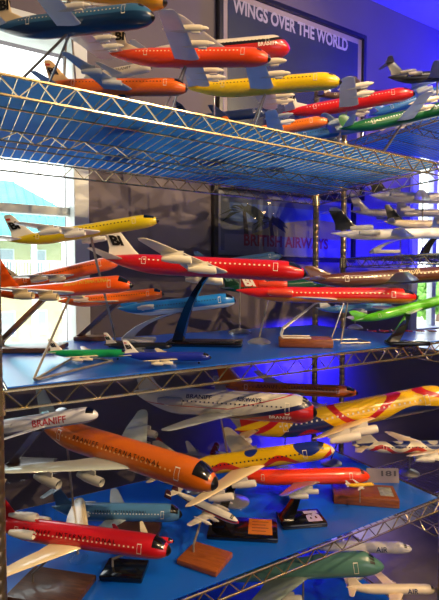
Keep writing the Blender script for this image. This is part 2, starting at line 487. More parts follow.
    if kind == 'connie':
        for y in (-.17, 0, .17):
            bm = bmesh.new()
            blade(bm, [(.0 if y else .02, -.40, .11, y, .004), (.05, -.405, .105, y, .005), (.10, -.42, .08, y, .004), (.12, -.435, .05, y, .002)], 'z')
            obj('tail_fin', bm, fmat, root)
        if False: pass
    else:
        bm = bmesh.new()
        blade(bm, [(z * fin_s + r * .25, x, c, 0, t) for z, x, c, t in K['fin']], 'z')
        f = obj('tail_fin', bm, fmat, root)
        if bi:
            bm = bmesh.new(); hh = .05 * fin_s; ww = .058
            zf = r * .25 + K['fin'][1][0] * fin_s + .012 + bi_dz
            xc = K['fin'][1][1] - .105 if kind != 'prop' else -.452
            for s in (-1, 1):
                bm = bmesh.new()
                off = s * .0088
                add_text(bm, 'BI', lambda u, v: ((xc + ww * u if s < 0 else xc + ww * (1 - u)) - v * hh * .55 * (kind != 'prop'), off, zf + v * hh), .05, s > 0)
                flat('lettering', bm, paint(bicol), f)
            for s in (-1, 1):
                bm = bmesh.new()
                x0 = xc + .012 - hh * .9 * (kind != 'prop'); z0 = zf + hh + .012
                vs = [bm.verts.new((x0 + dx, s * .0075, z0 + dz)) for dx, dz in ((0, 0), (.03, 0), (.026, .014), (-.004, .014))]
                bm.faces.new(vs if s < 0 else vs[::-1])
                flat('flag_mark', bm, paint('c03a2a'), f)
    if text:
        for (s_, x0, x1, tzc, hgt, col) in (text if isinstance(text, list) else [(text, tx[0], tx[1], tz, None, tcol)]):
            w, hh = textdims(s_)
            ht = hgt or (x1 - x0) * hh / w
            t0 = math.asin(max(-.95, min(.95, tzc)))
            for sg in (0, 1):
                bm = bmesh.new()
                def fn(u, v):
                    t = t0 + (v - .5) * ht / r
                    if sg: return surf(K, x0 + (x1 - x0) * u, math.pi - t, .0026)
                    return surf(K, x0 + (x1 - x0) * (1 - u), t, .0026)
                add_text(bm, s_, fn, .015)
                flat('lettering', bm, paint(col), root)
    if rest is not None:
        for gx, gy in ((.36, 0), (-.05, .045), (-.05, -.045)):
            bm = bmesh.new()
            tube(bm, [(gx, gy, -r * .7), (gx, gy, -r - .02)], .0035, 6)
            tube(bm, [(gx, gy - .006, -r - .02), (gx, gy + .006, -r - .02)], .012, 10)
            obj('landing_gear', bm, DARKM, root)
    info = dict(root=root, M=M, L=L, r=r, K=K, a=a, zbot=-r)
    ALL.append(info)
    return info

# ------------------------------------------------------------------ display stands
def stand(p, style, zbase, label, xs=0.0, off=(0, 0), col=None, size=(.14, .09), turn=0, group=None, plaque=None, base=None, feet=None):
    zbase += .0004
    """p: the aircraft carried; off: where the base sits from below the carrying point (along heading, across)"""
    M = p['M']; a = p['a']
    ry, rt, rb, zc = rad(p['K'], xs)
    top = M @ Vector((xs, 0, zc - rb * .97))
    h = Vector((math.cos(R(a)), -math.sin(R(a)), 0)); w = Vector((math.sin(R(a)), math.cos(R(a)), 0))
    bx = Vector((top.x, top.y, zbase)) + h * off[0] + w * off[1]
    if base: bx = on_z(base[0], base[1], zbase)
    root = thing('display_stand', label, 'display stand', bx, group, Euler((0, 0, -R(a) + R(turn)), 'XYZ'))
    Mi = (Matrix.Translation(bx) @ root.rotation_euler.to_matrix().to_4x4()).inverted()
    t = Mi @ top
    bw, bd = size
    if style in ('wood', 'plate'):
        mt = wood('5a3018', '8a5228') if style == 'wood' else BLACK
        if col: mt = col
        bm = bmesh.new(); box(bm, -bw / 2, bw / 2, -bd / 2, bd / 2, 0, .014, .003)
        b = obj('base', bm, mt, root, True)
        bm = bmesh.new()
        s = Vector((-bw * .3, 0, .012))
        tube(bm, [s, s + Vector((0, 0, .02)), s.lerp(t, .3) + Vector((0, 0, .012)), t.lerp(s, .2), t + Vector((0, 0, .003))], .003, 8)
        obj('arm', bm, STEEL, root, label='bent metal rod')
    elif style == 'arch':
        mt = col or BLACK
        bm = bmesh.new(); box(bm, -bw / 2, bw / 2, -bd / 2, bd / 2, 0, .013, .004)
        b = obj('base', bm, mt, root, True)
        bm = bmesh.new()
        s = Vector((-bw * .36, 0, .011)); n = 11; rings = []
        for i in range(n):
            q = i / (n - 1)
            mid = Vector((s.x + (t.x - s.x) * .25, 0, s.z + (t.z - s.z) * .62))
            P = s.lerp(mid, q).lerp(mid.lerp(t, q), q)
            wd = .030 * (1 - q) + .013 * q; ht = .013 * (1 - q) + .005
            hw = bd * .26 * (1 - q) + .008 * q
            P.x += 0
            rings.append([bm.verts.new(P + Vector((dx, dy, 0))) for dx, dy in ((-wd / 2, -hw), (wd / 2, -hw), (wd * .62, 0), (wd / 2, hw), (-wd / 2, hw), (-wd * .62, 0))])
        for A, B in zip(rings, rings[1:]):
            for k in range(6): bm.faces.new((A[k], A[(k + 1) % 6], B[(k + 1) % 6], B[k]))
        bm.faces.new(rings[0][::-1]); bm.faces.new(rings[-1])
        obj('arm', bm, mt, root)
    elif style == 'slant':
        mt = col or BLACK
        bm = bmesh.new(); box(bm, -bw / 2, bw / 2, -bd / 2, bd / 2, 0, .014, .004)
        obj('base', bm, mt, root, True)
        bm = bmesh.new(); s_ = Vector((-bw * .38, 0, .0125)); rings = []
        for q in (0, .06, .5, 1):
            P = s_.lerp(t, q); wd = .017 if q > .03 else .024; hw = .011 if q > .03 else .016
            rings.append([bm.verts.new(P + Vector((dx * wd / 2, dy * hw, 0))) for dx, dy in ((-1, -1), (1, -1), (1, 1), (-1, 1))])
        for A, B in zip(rings, rings[1:]):
            for k in range(4): bm.faces.new((A[k], A[(k + 1) % 4], B[(k + 1) % 4], B[k]))
        bm.faces.new(rings[0][::-1]); bm.faces.new(rings[-1])
        obj('arm', bm, mt, root, False)
    elif style == 'loop':
        # a single bent wire: down to a front foot, along the shelf, back and up
        e = .0026; F = [Mi @ on_z(px, py, zbase) for px, py in feet]
        F = [Vector((f.x, f.y, e)) for f in F]
        bm = bmesh.new()
        tube(bm, [t + Vector((0, 0, .003)), F[0].lerp(t, .12), F[0].lerp(t, .02), F[0].lerp(F[1], .04), F[1]], e, 8)
        tube(bm, [F[1], F[2]], e, 8); tube(bm, [F[2], F[2].lerp(F[0], .97)], e, 8)
        obj('wire_frame', bm, STEEL, root)
    elif style == 'woodwire':
        bm = bmesh.new(); box(bm, -bw / 2, bw / 2, -bd / 2, bd / 2, 0, .024, .004)
        obj('base', bm, col or wood('6a3414', '8e4e20'), root, True)
        bm = bmesh.new(); z = .0255
        for yy in (-bd * .3, bd * .3):
            tube(bm, [t + Vector((0, yy * .15, .002)), t + Vector((-.02, yy * .2, -.004)), Vector((-bw * .42, yy, z + .025)), Vector((-bw * .46, yy, z + .006)), Vector((-bw * .42, yy, z)), Vector((bw * .1, yy, z))], .0026, 8)
        obj('wire_frame', bm, paint('d8d4cc', .25, .5), root)
    elif style == 'wire':
        # one bent steel wire: two legs down from the belly, joined by feet on the shelf
        bm = bmesh.new(); e = .0026
        f1 = Vector((-bw / 2, -bd / 2, e)); f2 = Vector((-bw / 2, bd / 2, e)); g1 = Vector((bw / 2, -bd / 2, e)); g2 = Vector((bw / 2, bd / 2, e))
        tube(bm, [t + Vector((0, -.003, .002)), f1.lerp(t, .05), f1, f1.lerp(g1, .5), g1], e, 8)
        tube(bm, [t + Vector((0, .003, .002)), f2.lerp(t, .05), f2, f2.lerp(g2, .5), g2], e, 8)
        tube(bm, [g1, g2], e, 8)
        obj('wire_frame', bm, STEEL if not col else col, root)
    elif style == 'disc':
        bm = bmesh.new(); lathe_z(bm, [(bw / 2, 0), (bw / 2, .004), (bw * .36, .011), (.008, .016)])
        obj('base', bm, SILVER if not col else col, root)
        bm = bmesh.new(); tube(bm, [(0, 0, .014), Vector((0, 0, .014)).lerp(t, .5), t + Vector((0, 0, .003))], .0028, 8)
        obj('arm', bm, STEEL, root)
    if plaque == 'orange':
        bm = bmesh.new(); box(bm, bw * .08, bw * .42, -bd * .36, bd * .38, .0138, .0148)
        q = obj('plaque', bm, noisy('orange_plaque', 'c46a1c', 'd8832c', 20, .35, metal=.3), root)
        bm = bmesh.new()
        for i in range(4):
            y = bd * .22 - i * bd * .15
            box(bm, bw * .13, bw * (.37 - .04 * (i % 2)), y, y + bd * .03, .0147, .0150)
        obj('engraving', bm, paint('6a3008'), q)
    if plaque == 'bi':
        bm = bmesh.new()
        add_text(bm, 'BI', lambda u, v: (bw * .10 + (1 - v) * bw * .32, -bd * .36 + u * bd * .7, .0134), .05)
        flat('lettering', bm, paint('b8a8d8'), root, label='pale lilac letters')
    return root

# ------------------------------------------------------------------ the room
WALLM = noisy('wall_paint', '5d5459', '655b60', 2.5, .7)
CEILM = noisy('ceiling_paint', 'b9b4b4', 'c2bdbd', 2, .8)
FLOORM = noisy('floor_dark', '6a6058', '7a7068', 6, .5)
TRIMM = noisy('trim_white', 'c9cfca', 'd6dbd6', 5, .5)
RX0, RX1, RY0 = -2.2, 5.2, -3.0
W1 = (-1.0, .407, 1.20, 2.32)      # x0, x1, z0, z1
W2 = (2.36, 3.7, 1.16, 2.30)
def wall_with_holes(x0, x1, z0, z1, y0, y1, holes):
    bm = bmesh.new(); xs = x0
    for hx0, hx1, hz0, hz1 in holes:
        box(bm, xs, hx0, y0, y1, z0, z1)
        box(bm, hx0, hx1, y0, y1, z0, hz0); box(bm, hx0, hx1, y0, y1, hz1, z1)
        xs = hx1
    box(bm, xs, x1, y0, y1, z0, z1)
    return bm
struct('wall_back', wall_with_holes(RX0, RX1, 0, CEIL, WALL_Y, WALL_Y + .16, [W1, W2]), WALLM)
bm = bmesh.new(); box(bm, RX0 - .15, RX0, RY0 - .15, WALL_Y + .16, 0, CEIL); struct('wall_left', bm, WALLM)
bm = bmesh.new(); box(bm, RX1, RX1 + .15, RY0 - .15, WALL_Y + .16, 0, CEIL); struct('wall_right', bm, WALLM)
bm = bmesh.new(); box(bm, RX0, RX1, RY0 - .15, RY0, 0, CEIL); struct('wall_front', bm, WALLM)
bm = bmesh.new(); box(bm, RX0 - .15, RX1 + .15, RY0 - .15, WALL_Y + .16, -.12, 0); struct('floor', bm, FLOORM)
bm = bmesh.new(); box(bm, RX0 - .15, RX1 + .15, RY0 - .15, WALL_Y + .16, CEIL, CEIL + .12); struct('ceiling', bm, CEILM)
bm = bmesh.new(); box(bm, RX0, RX1, WALL_Y - .014, WALL_Y, 0, .12, .002); struct('baseboard_back', bm, TRIMM)
def window(name, W, bars, vbars):
    x0, x1, z0, z1 = W; y = WALL_Y
    bm = bmesh.new(); t = .05
    box(bm, x0 - t, x0 + .004, y - .02, y + .12, z0 - t, z1 + t, .003); box(bm, x1 - .004, x1 + t, y - .02, y + .12, z0 - t, z1 + t, .003)
    box(bm, x0, x1, y - .02, y + .12, z1 - .004, z1 + t, .003); box(bm, x0, x1, y - .03, y + .12, z0 - t, z0 + .004, .003)
    for z in bars: box(bm, x0, x1, y + .05, y + .09, z - .016, z + .016, .003)
    for x in vbars: box(bm, x - .02, x + .02, y + .05, y + .09, z0, z1, .003)
    f = struct(name, bm, TRIMM)
    bm = bmesh.new(); box(bm, x0, x1, y + .066, y + .072, z0, z1)
    g = obj('window_pane', bm, glass_mat(), f, False)
window('window_1', W1, (1.708,), (-.35,))
window('window_2', W2, (1.72,), (2.62, 3.1))

# ------------------------------------------------------------------ wire shelving
def truss(bm, p0, p1, drop, period, r=.0028, rz=.0021):
    p0 = Vector(p0); p1 = Vector(p1); d = Vector((0, 0, -drop))
    tube(bm, [p0, p1], r, 6); tube(bm, [p0 + d, p1 + d], r, 6)
    L = (p1 - p0).length; n = max(2, int(round(L / (period / 2)))); pts = []
    for i in range(n + 1):
        q = p0.lerp(p1, i / n); pts.append(q + (d if i % 2 else Vector((0, 0, 0))))
    tube(bm, pts, rz, 5)
def unit(label, x0, x1, y0, y1, zs, posth, front_left=True):
    root = thing('wire_shelving_unit', label, 'shelving unit', ((x0 + x1) / 2, (y0 + y1) / 2, 0), 'chrome wire shelving units')
    o = root.location
    def L(x, y, z): return (x - o.x, y - o.y, z)
    for px in (x0, x1):
        for py in (y0, y1):
            bm = bmesh.new(); prof = [(.0125, .03)]; z = .06
            while z < posth:
                prof += [(.0125, z), (.0119, z + .0008), (.0119, z + .0020), (.0125, z + .0028)]; z += .0254
            prof.append((.0125, posth))
            lathe_z(bm, prof, px - o.x, py - o.y, 14)
            p = obj('post', bm, POSTM, root)
            bm = bmesh.new(); lathe_z(bm, [(.016, 0), (.018, .006), (.009, .014), (.009, .032)], px - o.x, py - o.y, 14); obj('foot', bm, DARKM, p)
            bm = bmesh.new(); lathe_z(bm, [(.0122, posth - .001), (.0122, posth + .003), (.006, posth + .006)], px - o.x, py - o.y, 14); obj('cap', bm, DARKM, p)
    for z in zs:
        # edge trusses: z is the top rod
        bm = bmesh.new(); e = .0135; dr = .034
        truss(bm, L(x0 + e, y0, z), L(x1 - e, y0, z), dr, .066); sh = obj('wire_shelf', bm, CHROME, root)
        for (A, B) in ((L(x0 + e, y1, z), L(x1 - e, y1, z)), (L(x0, y0 + e, z), L(x0, y1 - e, z)), (L(x1, y0 + e, z), L(x1, y1 - e, z))):
            bm = bmesh.new(); truss(bm, A, B, dr, .066); obj('edge_truss', bm, CHROME, sh)
        bm = bmesh.new()
        ym = (y0 + y1) / 2
        truss(bm, L(x0 + .004, ym, z - .0055), L(x1 - .004, ym, z - .0055), .024, .078, .0024, .0018)
        for f in (.25, .75):
            yy = y0 + (y1 - y0) * f; tube(bm, [L(x0 + .004, yy, z - .0055), L(x1 - .004, yy, z - .0055)], .0024, 6)
        obj('support_rod', bm, CHROME, sh)
        bm = bmesh.new(); n = int((x1 - x0 - .03) / .0254)
        for i in range(n + 1):
            x = x0 + .02 + i * .0254
            tube(bm, [L(x, y0, z - .001), L(x, y1, z - .001)], .0012, 5)
        obj('deck_wires', bm, CHROME, sh)
        for px in (x0, x1):
            for py in (y0, y1):
                bm = bmesh.new(); lathe_z(bm, [(.0126, z - .040), (.0165, z - .040), (.0150, z + .004), (.0126, z + .004)], px - o.x, py - o.y, 16)
                obj('corner_collar', bm, CHROME, sh)
    return root
ZR = (at(439, 262, YB).z, 2.05, 1.19)
unit('tall chrome wire shelving unit in the middle, filled with airliner models on blue liners', XL, XR, YF, YB, (Z1, Z2, Z3, Z4), 2.3)
XL2 = at(343.5, 230, YB).x
unit('second chrome wire shelving unit beyond the first one, white and black-tailed jets on it', XL2, XL2 + 1.235, YF, YB, (ZR[0], ZR[1], ZR[2], .55), 2.3)
TH = .0025
def liner(z, label, x0=XL, x1=XR, mt=None):
    bm = bmesh.new(); box(bm, x0 + .020, x1 - .020, YF + .008, YB - .008, z + .0030, z + .0030 + TH)
    tag(obj('shelf_liner', bm, mt or LINER, None, False), label, 'shelf liner', 'blue shelf liners')
    return z + .0030 + TH
S1 = liner(Z1, 'blue liner of the top shelf, seen from below through its wires', mt=MATTE)
S2 = liner(Z2, 'glossy blue liner of the middle shelf, pale under the window light')
S3 = liner(Z3, 'bright blue liner of the shelf with the wooden bases, near the picture bottom')
S4 = liner(Z4, 'deep blue liner of the lowest shelf, under the grey-green hull')
SR1 = liner(ZR[0], 'blue liner of the second unit under the black-tailed white jets', XL2, XL2 + 1.235)
SR2 = liner(ZR[1], 'blue liner of the high shelf on the second unit', XL2, XL2 + 1.235, MATTE)
SR3 = liner(ZR[2], 'blue liner of the second unit under the red toy aeroplanes', XL2, XL2 + 1.235)

# ------------------------------------------------------------------ framed posters
NAVY = noisy('poster_navy', '23273f', '2b3048', 6, .35)
MATB = noisy('poster_border', 'a08a86', 'aa948f', 8, .5)
FRAMEK = paint('0d0d12', .3, .4)
def poster(label, x0, x1, z0, z1, build, border, bmat, pmat):
    root = thing('framed_poster', label, 'poster', ((x0 + x1) / 2, WALL_Y - .001, (z0 + z1) / 2), 'framed travel posters')
    w, hh = (x1 - x0) / 2, (z1 - z0) / 2; fr = .022
    bm = bmesh.new()
    box(bm, -w, -w + fr, -.028, 0, -hh, hh, .002); box(bm, w - fr, w, -.028, 0, -hh, hh, .002)
    box(bm, -w + fr, w - fr, -.028, 0, hh - fr, hh, .002); box(bm, -w + fr, w - fr, -.028, 0, -hh, -hh + fr, .002)
    obj('frame', bm, FRAMEK, root, False)
    bm = bmesh.new(); box(bm, -w + fr, w - fr, -.012, -.004, -hh + fr, hh - fr); obj('border', bm, bmat, root, False)
    b = fr + border
    bm = bmesh.new(); box(bm, -w + b, w - b, -.0135, -.0121, -hh + b, hh - b); pr = obj('print', bm, pmat, root, False)
    build(root, pr, w, hh, b)
    bm = bmesh.new(); box(bm, -w + fr, w - fr, -.0195, -.0185, -hh + fr, hh - fr); obj('glass', bm, glass_mat(), root, False)
    return root
pa = at(216, 100, WALL_Y); pb = at(362, 100, WALL_Y)
ptop = at(225, -14, WALL_Y).z
def wings_poster(root, pr, w, hh, b):
    bm = bmesh.new()
    u0 = at(231, 10, WALL_Y).x - root.location.x; u1 = at(346, 10, WALL_Y).x - root.location.x
    zb = at(232, 14, WALL_Y).z - root.location.z; zt = at(232, -1, WALL_Y).z - root.location.z
    add_text(bm, 'WINGS OVER THE WORLD', lambda u, v: (u0 + (u1 - u0) * u, -.0142, zb + (zt - zb) * v), .03)
    flat('lettering', bm, paint('b3a4ac', .5, .1), pr, label='pale pink capital letters')
    # dark airliner silhouette band lower on the print
    bm = bmesh.new()
    vs = [bm.verts.new((x * w, -.0139, z * hh)) for x, z in ((-.7, -.25), (-.2, -.1), (.55, -.02), (.7, -.1), (.6, -.2), (0, -.32), (-.5, -.4))]
    bm.faces.new(vs); flat('dark_shape', bm, paint('14172a', .5, .1), pr)
poster('dark blue framed poster with pink block capitals along its top', pa.x, pb.x, at(225, 185, WALL_Y).z, ptop, wings_poster, .028, MATB, NAVY)
BAP = noisy('poster_seascape', '3a4054', '55545a', 3, .4)
q0 = at(211, 230, WALL_Y).x; q1 = at(352, 230, WALL_Y).x
def beach_poster(root, pr, w, hh, b):
    def poly(name, pts, h, par=pr, y=-.0139):
        bm = bmesh.new(); vs = [bm.verts.new((x * w, y, z * hh)) for x, z in pts]; bm.faces.new(vs)
        return flat(name, bm, paint(h, .5, .1), par)
    poly('sea', [(-.8, .05), (.8, .05), (.8, .55), (-.8, .55)], '44557a')
    poly('sand', [(-.55, -.30), (.8, -.30), (.8, .22), (.35, .28), (-.2, .05)], '7d7340', y=-.0140)
    poly('margin', [(-.86, -.92), (.86, -.92), (.86, -.30), (-.86, -.30)], '67646c', y=-.01405)
    for k, (cx, cz, sc) in enumerate(((-.62, .35, 1), (-.28, .12, .8))):
        bm = bmesh.new()
        for j in range(9):
            an = R(-30 + j * 30); l = .32 * sc; pts = []
            c = Vector((cx, 0, cz)); d = Vector((math.cos(an), 0, math.sin(an) - .25)); n = Vector((-d.z, 0, d.x)).normalized() * .05
            A = [c, c + d * l * .5 + n + Vector((0, 0, .06)), c + d * l + Vector((0, 0, -.12)), c + d * l * .5 - n]
            bm.faces.new([bm.verts.new((p.x * w, -.0142 - k * .0002 - j * .00002, p.z * hh)) for p in A])
        flat('palm_fronds', bm, paint('1d2420', .5, .1), pr)
        poly('palm_trunk', [(cx - .02, cz), (cx + .02, cz), (cx + .06, -.3), (cx, -.3)], '241d18', y=-.0141)
    u0 = at(242, 240, WALL_Y).x - root.location.x; u1 = at(326, 240, WALL_Y).x - root.location.x
    zb = at(243, 246, WALL_Y).z - root.location.z; zt = at(243, 234, WALL_Y).z - root.location.z
    bm = bmesh.new()
    add_text(bm, 'BRITISH AIRWAYS', lambda u, v: (u0 + (u1 - u0) * u, -.0146, zb + (zt - zb) * v), .03)
    flat('lettering', bm, paint('6e1c22', .5, .1), pr, label='dark red capital letters')
zb_ = at(225, 260, WALL_Y).z
poster('framed beach poster with palm fronds and dark red capitals', q0, q1, zb_, at(225, 184, WALL_Y).z - .004, beach_poster, .02, noisy('poster_grey_border', '6d6a72', '77747c', 6, .5), BAP)

# ------------------------------------------------------------------ the world outside
def ground_box(bm, *a): box(bm, *a)
YELLOW = noisy('stucco_yellow', 'd4cfa0', 'dcd7ac', 2, .8)
TURQ = noisy('metal_roof', '46b6bd', '55c2c6', 1, .5)
OWHITE = noisy('white_timber', 'e8ebe8', 'f2f4f2', 3, .6)
HX, HY = 5.5, 30.0
hs = thing('house', 'yellow beach house with turquoise roofs and white balcony rails outside the window', 'house', (HX, HY, -3.5))
def hb(name, boxes, mt, par=hs, bev=0):
    bm = bmesh.new()
    for b_ in boxes: box(bm, *b_, bev)
    return obj(name, bm, mt, par, False)
hb('wall', [(-7, 4.5, 3.2, 9, 0, 8.6)], YELLOW)
def roof(name, x0, x1, y0, y1, ze, zr, inset):
    bm = bmesh.new(); ym = (y0 + y1) / 2
    v = [bm.verts.new(p) for p in ((x0, y0, ze), (x1, y0, ze), (x1, y1, ze), (x0, y1, ze), (x0 + inset, ym, zr), (x1 - inset, ym, zr))]
    for f in ((0, 1, 5, 4), (1, 2, 5), (2, 3, 4, 5), (3, 0, 4), (3, 2, 1, 0)): bm.faces.new([v[i] for i in f])
    r_ = obj(name, bm, TURQ, hs, False)
    bm = bmesh.new(); n = int((x1 - x0) / .55)
    for i in range(1, n):
        x = x0 + (x1 - x0) * i / n
        f = 1 if x0 + inset <= x <= x1 - inset else ((x - x0) / inset if x < x0 + inset else (x1 - x) / inset)
        tube(bm, [(x, y0, ze + .03), (x, y0 + (ym - y0) * f, ze + (zr - ze) * f + .03)], .045, 4)
    obj('roof_seam', bm, TURQ, r_)
    return r_
roof('roof', -8, 2.6, 2.4, 10, 9.1, 12.0, 4.0)
roof('porch_roof', -9, 4.0, 0, 3.3, 7.6, 9.0, .4)
hb('balcony_deck', [(-8.6, 3.6, .3, 3.2, 4.85, 5.1), (-8.6, 3.6, .25, .35, 7.3, 7.6)], OWHITE)
hb('railing', [(-8.6, 3.6, .32, .42, 6.05, 6.15), (-8.6, 3.6, .32, .42, 5.2, 5.28)] + [(-8.6 + i * .16, -8.54 + i * .16, .34, .40, 5.1, 6.1) for i in range(77)], OWHITE)
for x in (-8.5, -6.0, -3.4, -.9, .9, 3.4): hb('column', [(x - .14, x + .14, .22, .50, 0, 7.4)], OWHITE)
for x in (-6.2, -4.2, -2.2, -.2, 1.8):
    for z in (1.2, 5.3):
        w_ = hb('window', [(x - .5, x + .5, 3.12, 3.25, z, z + 1.7)], OWHITE)
        hb('pane', [(x - .4, x + .4, 3.09, 3.13, z + .1, z + 1.6)], paint('9fb0b8', .1, .8), w_)
bm = bmesh.new(); box(bm, -40, 80, 6, 110, -3.7, -3.5); g = struct('ground_outside', bm, noisy('pale_paving', 'b9b3a6', 'c6c0b4', .8, .9))
LEAF = noisy('leaf_green', '4f8a35', '7fb24e', 6, .7)
for i, (px, Yd, hh, lab) in enumerate(((428, 24, 5.2, 'round leafy green tree outside the far window, nearer the mullion'), (438, 34, 5.0, 'second leafy green tree outside the far window, cut by the picture edge'))):
    P = at(px, 300, Yd)
    t_ = thing('tree', lab, 'tree', (P.x, P.y, -3.5), 'trees outside the far window')
    bm = bmesh.new(); tube(bm, [(0, 0, 0), (.05, 0, 1.4), (0, .05, hh * .6)], .2, 8, [.22, .16, .1]); obj('trunk', bm, wood('4a3524', '6a4e36'), t_)
    bm = bmesh.new()
    for j in range(150):
        d = Vector((random.gauss(0, 1), random.gauss(0, 1), random.gauss(0, .8))).normalized() * random.uniform(.5, 1.0)
        c = Vector((d.x * 1.9, d.y * 1.9, hh * .68 + d.z * hh * .32)); s_ = random.uniform(.3, .55)
        M_ = Matrix.Translation(c) @ Euler((random.random() * 6, random.random() * 6, 0)).to_matrix().to_4x4() @ Matrix.Diagonal((s_, s_, s_ * .55, 1))
        bmesh.ops.create_icosphere(bm, subdivisions=1, radius=1, matrix=M_)
    obj('foliage', bm, LEAF, t_)
P = at(432, 303, 42)
h2 = thing('house', 'far low house with a red-brown roof outside the right-hand window', 'house', (P.x, P.y, -3.5))
bm = bmesh.new(); box(bm, -6, 6, 0, 6, 0, 2.4); obj('wall', bm, OWHITE, h2, False)
bm = bmesh.new()
v = [bm.verts.new(p) for p in ((-6.6, -.6, 2.4), (6.6, -.6, 2.4), (6.6, 6.6, 2.4), (-6.6, 6.6, 2.4), (-4, 3, 4.2), (4, 3, 4.2))]
for f in ((0, 1, 5, 4), (1, 2, 5), (2, 3, 4, 5), (3, 0, 4), (3, 2, 1, 0)): bm.faces.new([v[i] for i in f])
obj('roof', bm, noisy('clay_roof', '9c4a38', 'b25a44', 2, .8), h2, False)

# ------------------------------------------------------------------ aircraft, top shelf
GT = 'model airliners on the top shelf'
A = aircraft
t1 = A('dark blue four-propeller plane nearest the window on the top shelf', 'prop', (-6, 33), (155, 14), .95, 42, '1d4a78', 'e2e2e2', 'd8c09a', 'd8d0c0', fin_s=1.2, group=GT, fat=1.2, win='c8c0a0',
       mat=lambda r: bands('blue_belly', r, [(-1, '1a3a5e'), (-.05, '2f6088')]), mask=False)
t1b = A('gold four-propeller plane above the dark blue one, cut by the picture top', 'prop', (-20, -22), (168, 0), 1.10, 40, 'c98d12', 'c9ccd0', group=GT, fat=1.1, mask=False)
t2 = A('orange four-propeller plane with a cream tail, flying before the dark framed poster', 'prop', (107, 58), (271, 57), 1.0, 40, 'e8481a', 'e6e3de', 'e6d3b4', 'e2d6bf', group=GT, mask=False, win='f0d8b0')
t2b = A('white-topped red-bellied plane with a black stripe, behind the orange propeller plane', 'jet4', (138, 60), (290, 46), 1.22, 33, 'd8cbb4', 'd8d0c0', 'd8cbb4', fin_s=0.3, pods=False, group=GT, fat=1.75, radome=None, mask=False, bi=False,
        mat=lambda r: bands('tri', r, [(-1, 'b01f1a'), (.05, '101014'), (.32, 'd8cbb4')], -2.6, .36), text=[('BRANIFF', .29, .41, -.1, None, 'e8d8c8')])
t3 = A('orange swept-wing jet with a cream lettered tail, low behind the shelf edge', 'jet4', (44, 88), (188, 87), 1.06, 33, 'd9641a', 'a9b4be', 'dcb684', 'b8bcc0', group=GT, fat=1.35, mask=True)
t3b = A('dusty white jet half hidden behind the orange swept-wing jet', 'rear2', (84, 80), (152, 66), 1.32, 40, 'cfc4b0', 'b9b4aa', bi=False, group=GT, fat=1.3, text=[('BRANIFF', .0, .22, .2, None, '4a4440')], win=None)
t4 = A('yellow four-propeller plane in the middle of the top shelf', 'prop', (186, 92), (342, 80), 1.06, 44, 'e6be14', 'e2e0de', 'c8b070', 'dccfb4', group=GT, mask=False)
t5 = A('red four-propeller plane with a white tail, right of the yellow one', 'prop', (283, 116), (415, 92), 1.18, 46, 'd01c1c', 'e4e0dc', 'e6dccb', 'e2d6bf', group=GT, mask=False, win='e8d8c0')
t6 = A('dark green four-propeller plane at the right end of the top shelf', 'prop', (340, 132), (462, 104), 1.02, 30, '0f5a2c', 'd8d5d0', '0f5a2c', 'd8ccb4', fin_s=0.6, group=GT, bi=False, mask=False, win='d8e0c8')
t7 = A('orange propeller plane with a black nose, low under the yellow one', 'prop', (222, 139), (329, 120), 1.2, 42, 'e0701a', 'dcdcdc', 'e0701a', 'd6d2c8', group=GT, bi=False, mask=False, win='3a1a08')
t8 = A('charcoal-tailed jet high on the second unit, cut by the right edge', 'tri', (388, 80), (486, 72), 1.05, 30, '26262a', '8c877c', '1c1c20', 'b0a694', group='model airliners on the second unit', bi=False, fat=1.2)
t9 = A('light blue jet behind the green propeller plane, cut by the right edge', 'jet4', (368, 118), (476, 78), 1.3, 38, '3f7fb8', 'b0b6ba', '3f7fb8', group='model airliners on the second unit', bi=False, fat=1.2)
t10 = A('brown-tailed jet behind the red propeller plane, only fin and back showing', 'jet4', (316, 97), (400, 93), 1.25, 30, '5c4236', '8d8270', '4a3226', fin_s=1.4, group=GT, bi=False, fat=1.1)
t11 = A('dark navy jet behind the yellow propeller plane tail', 'rear2', (178, 122), (266, 112), 1.4, 30, '1c2c50', '54627e', '16233f', group=GT, bi=False)
t12 = A('medium blue jet low behind the red propeller plane', 'jet4', (280, 141), (392, 121), 1.24, 33, '2e66a4', '8a98a8', '2a5c98', group=GT, bi=False, fat=1.1)

# second shelf
GM = 'model airliners on the middle shelf'
s1 = A('yellow four-engine jet high before the bright window', 'jet4', (8, 244), (159, 219), 1.02, 36, 'd8c01c', 'e3e1dc', 'e4e2dd', 'e6e4e0', group=GM, bicol='101010')
s3 = A('big orange jumbo jet at the left end of the middle shelf', 'jumbo', (-12, 296), (133, 284), 1.04, 40, 'ee5a12', 'c9bfb0', 'ee5a12', 'd8c49c', fin_s=1.8, group=GM, bi=False, fat=.92, win=None, text=[('BRANIFF INTERNATIONAL', .06, .36, .6, .022, 'e8b83a')])
s2 = A('orange jet with a black nose right behind the jumbo', 'jet4', (2, 288), (119, 261), 1.36, 30, 'e8611a', 'b0a8a0', 'd8c8b0', 'c9bfb0', group=GM, fat=1.35)
s4 = A('small orange jet with a black nose, under the jumbo nose', 'rear2', (58, 304), (164, 293), 1.2, 34, 'ef6d12', 'e0c8a8', 'ef6d12', group=GM, bi=False, fat=1.0)
s5 = A('long red four-engine jet with a tall white lettered tail', 'jet4', (102, 262), (307, 272), 1.0, 36, 'c8151c', 'e8dcbf', 'e6dfd4', 'efe6cf', roll=-8, group=GM, fat=1.15, win='f0e0c0', doors=True)
s6 = A('slate blue jet whose dark nose shows over the red one', 'jet4', (196, 268), (282, 255), 1.38, 28, '46688a', 'aab2b8', '46688a', group=GM, bi=False, fat=1.25)
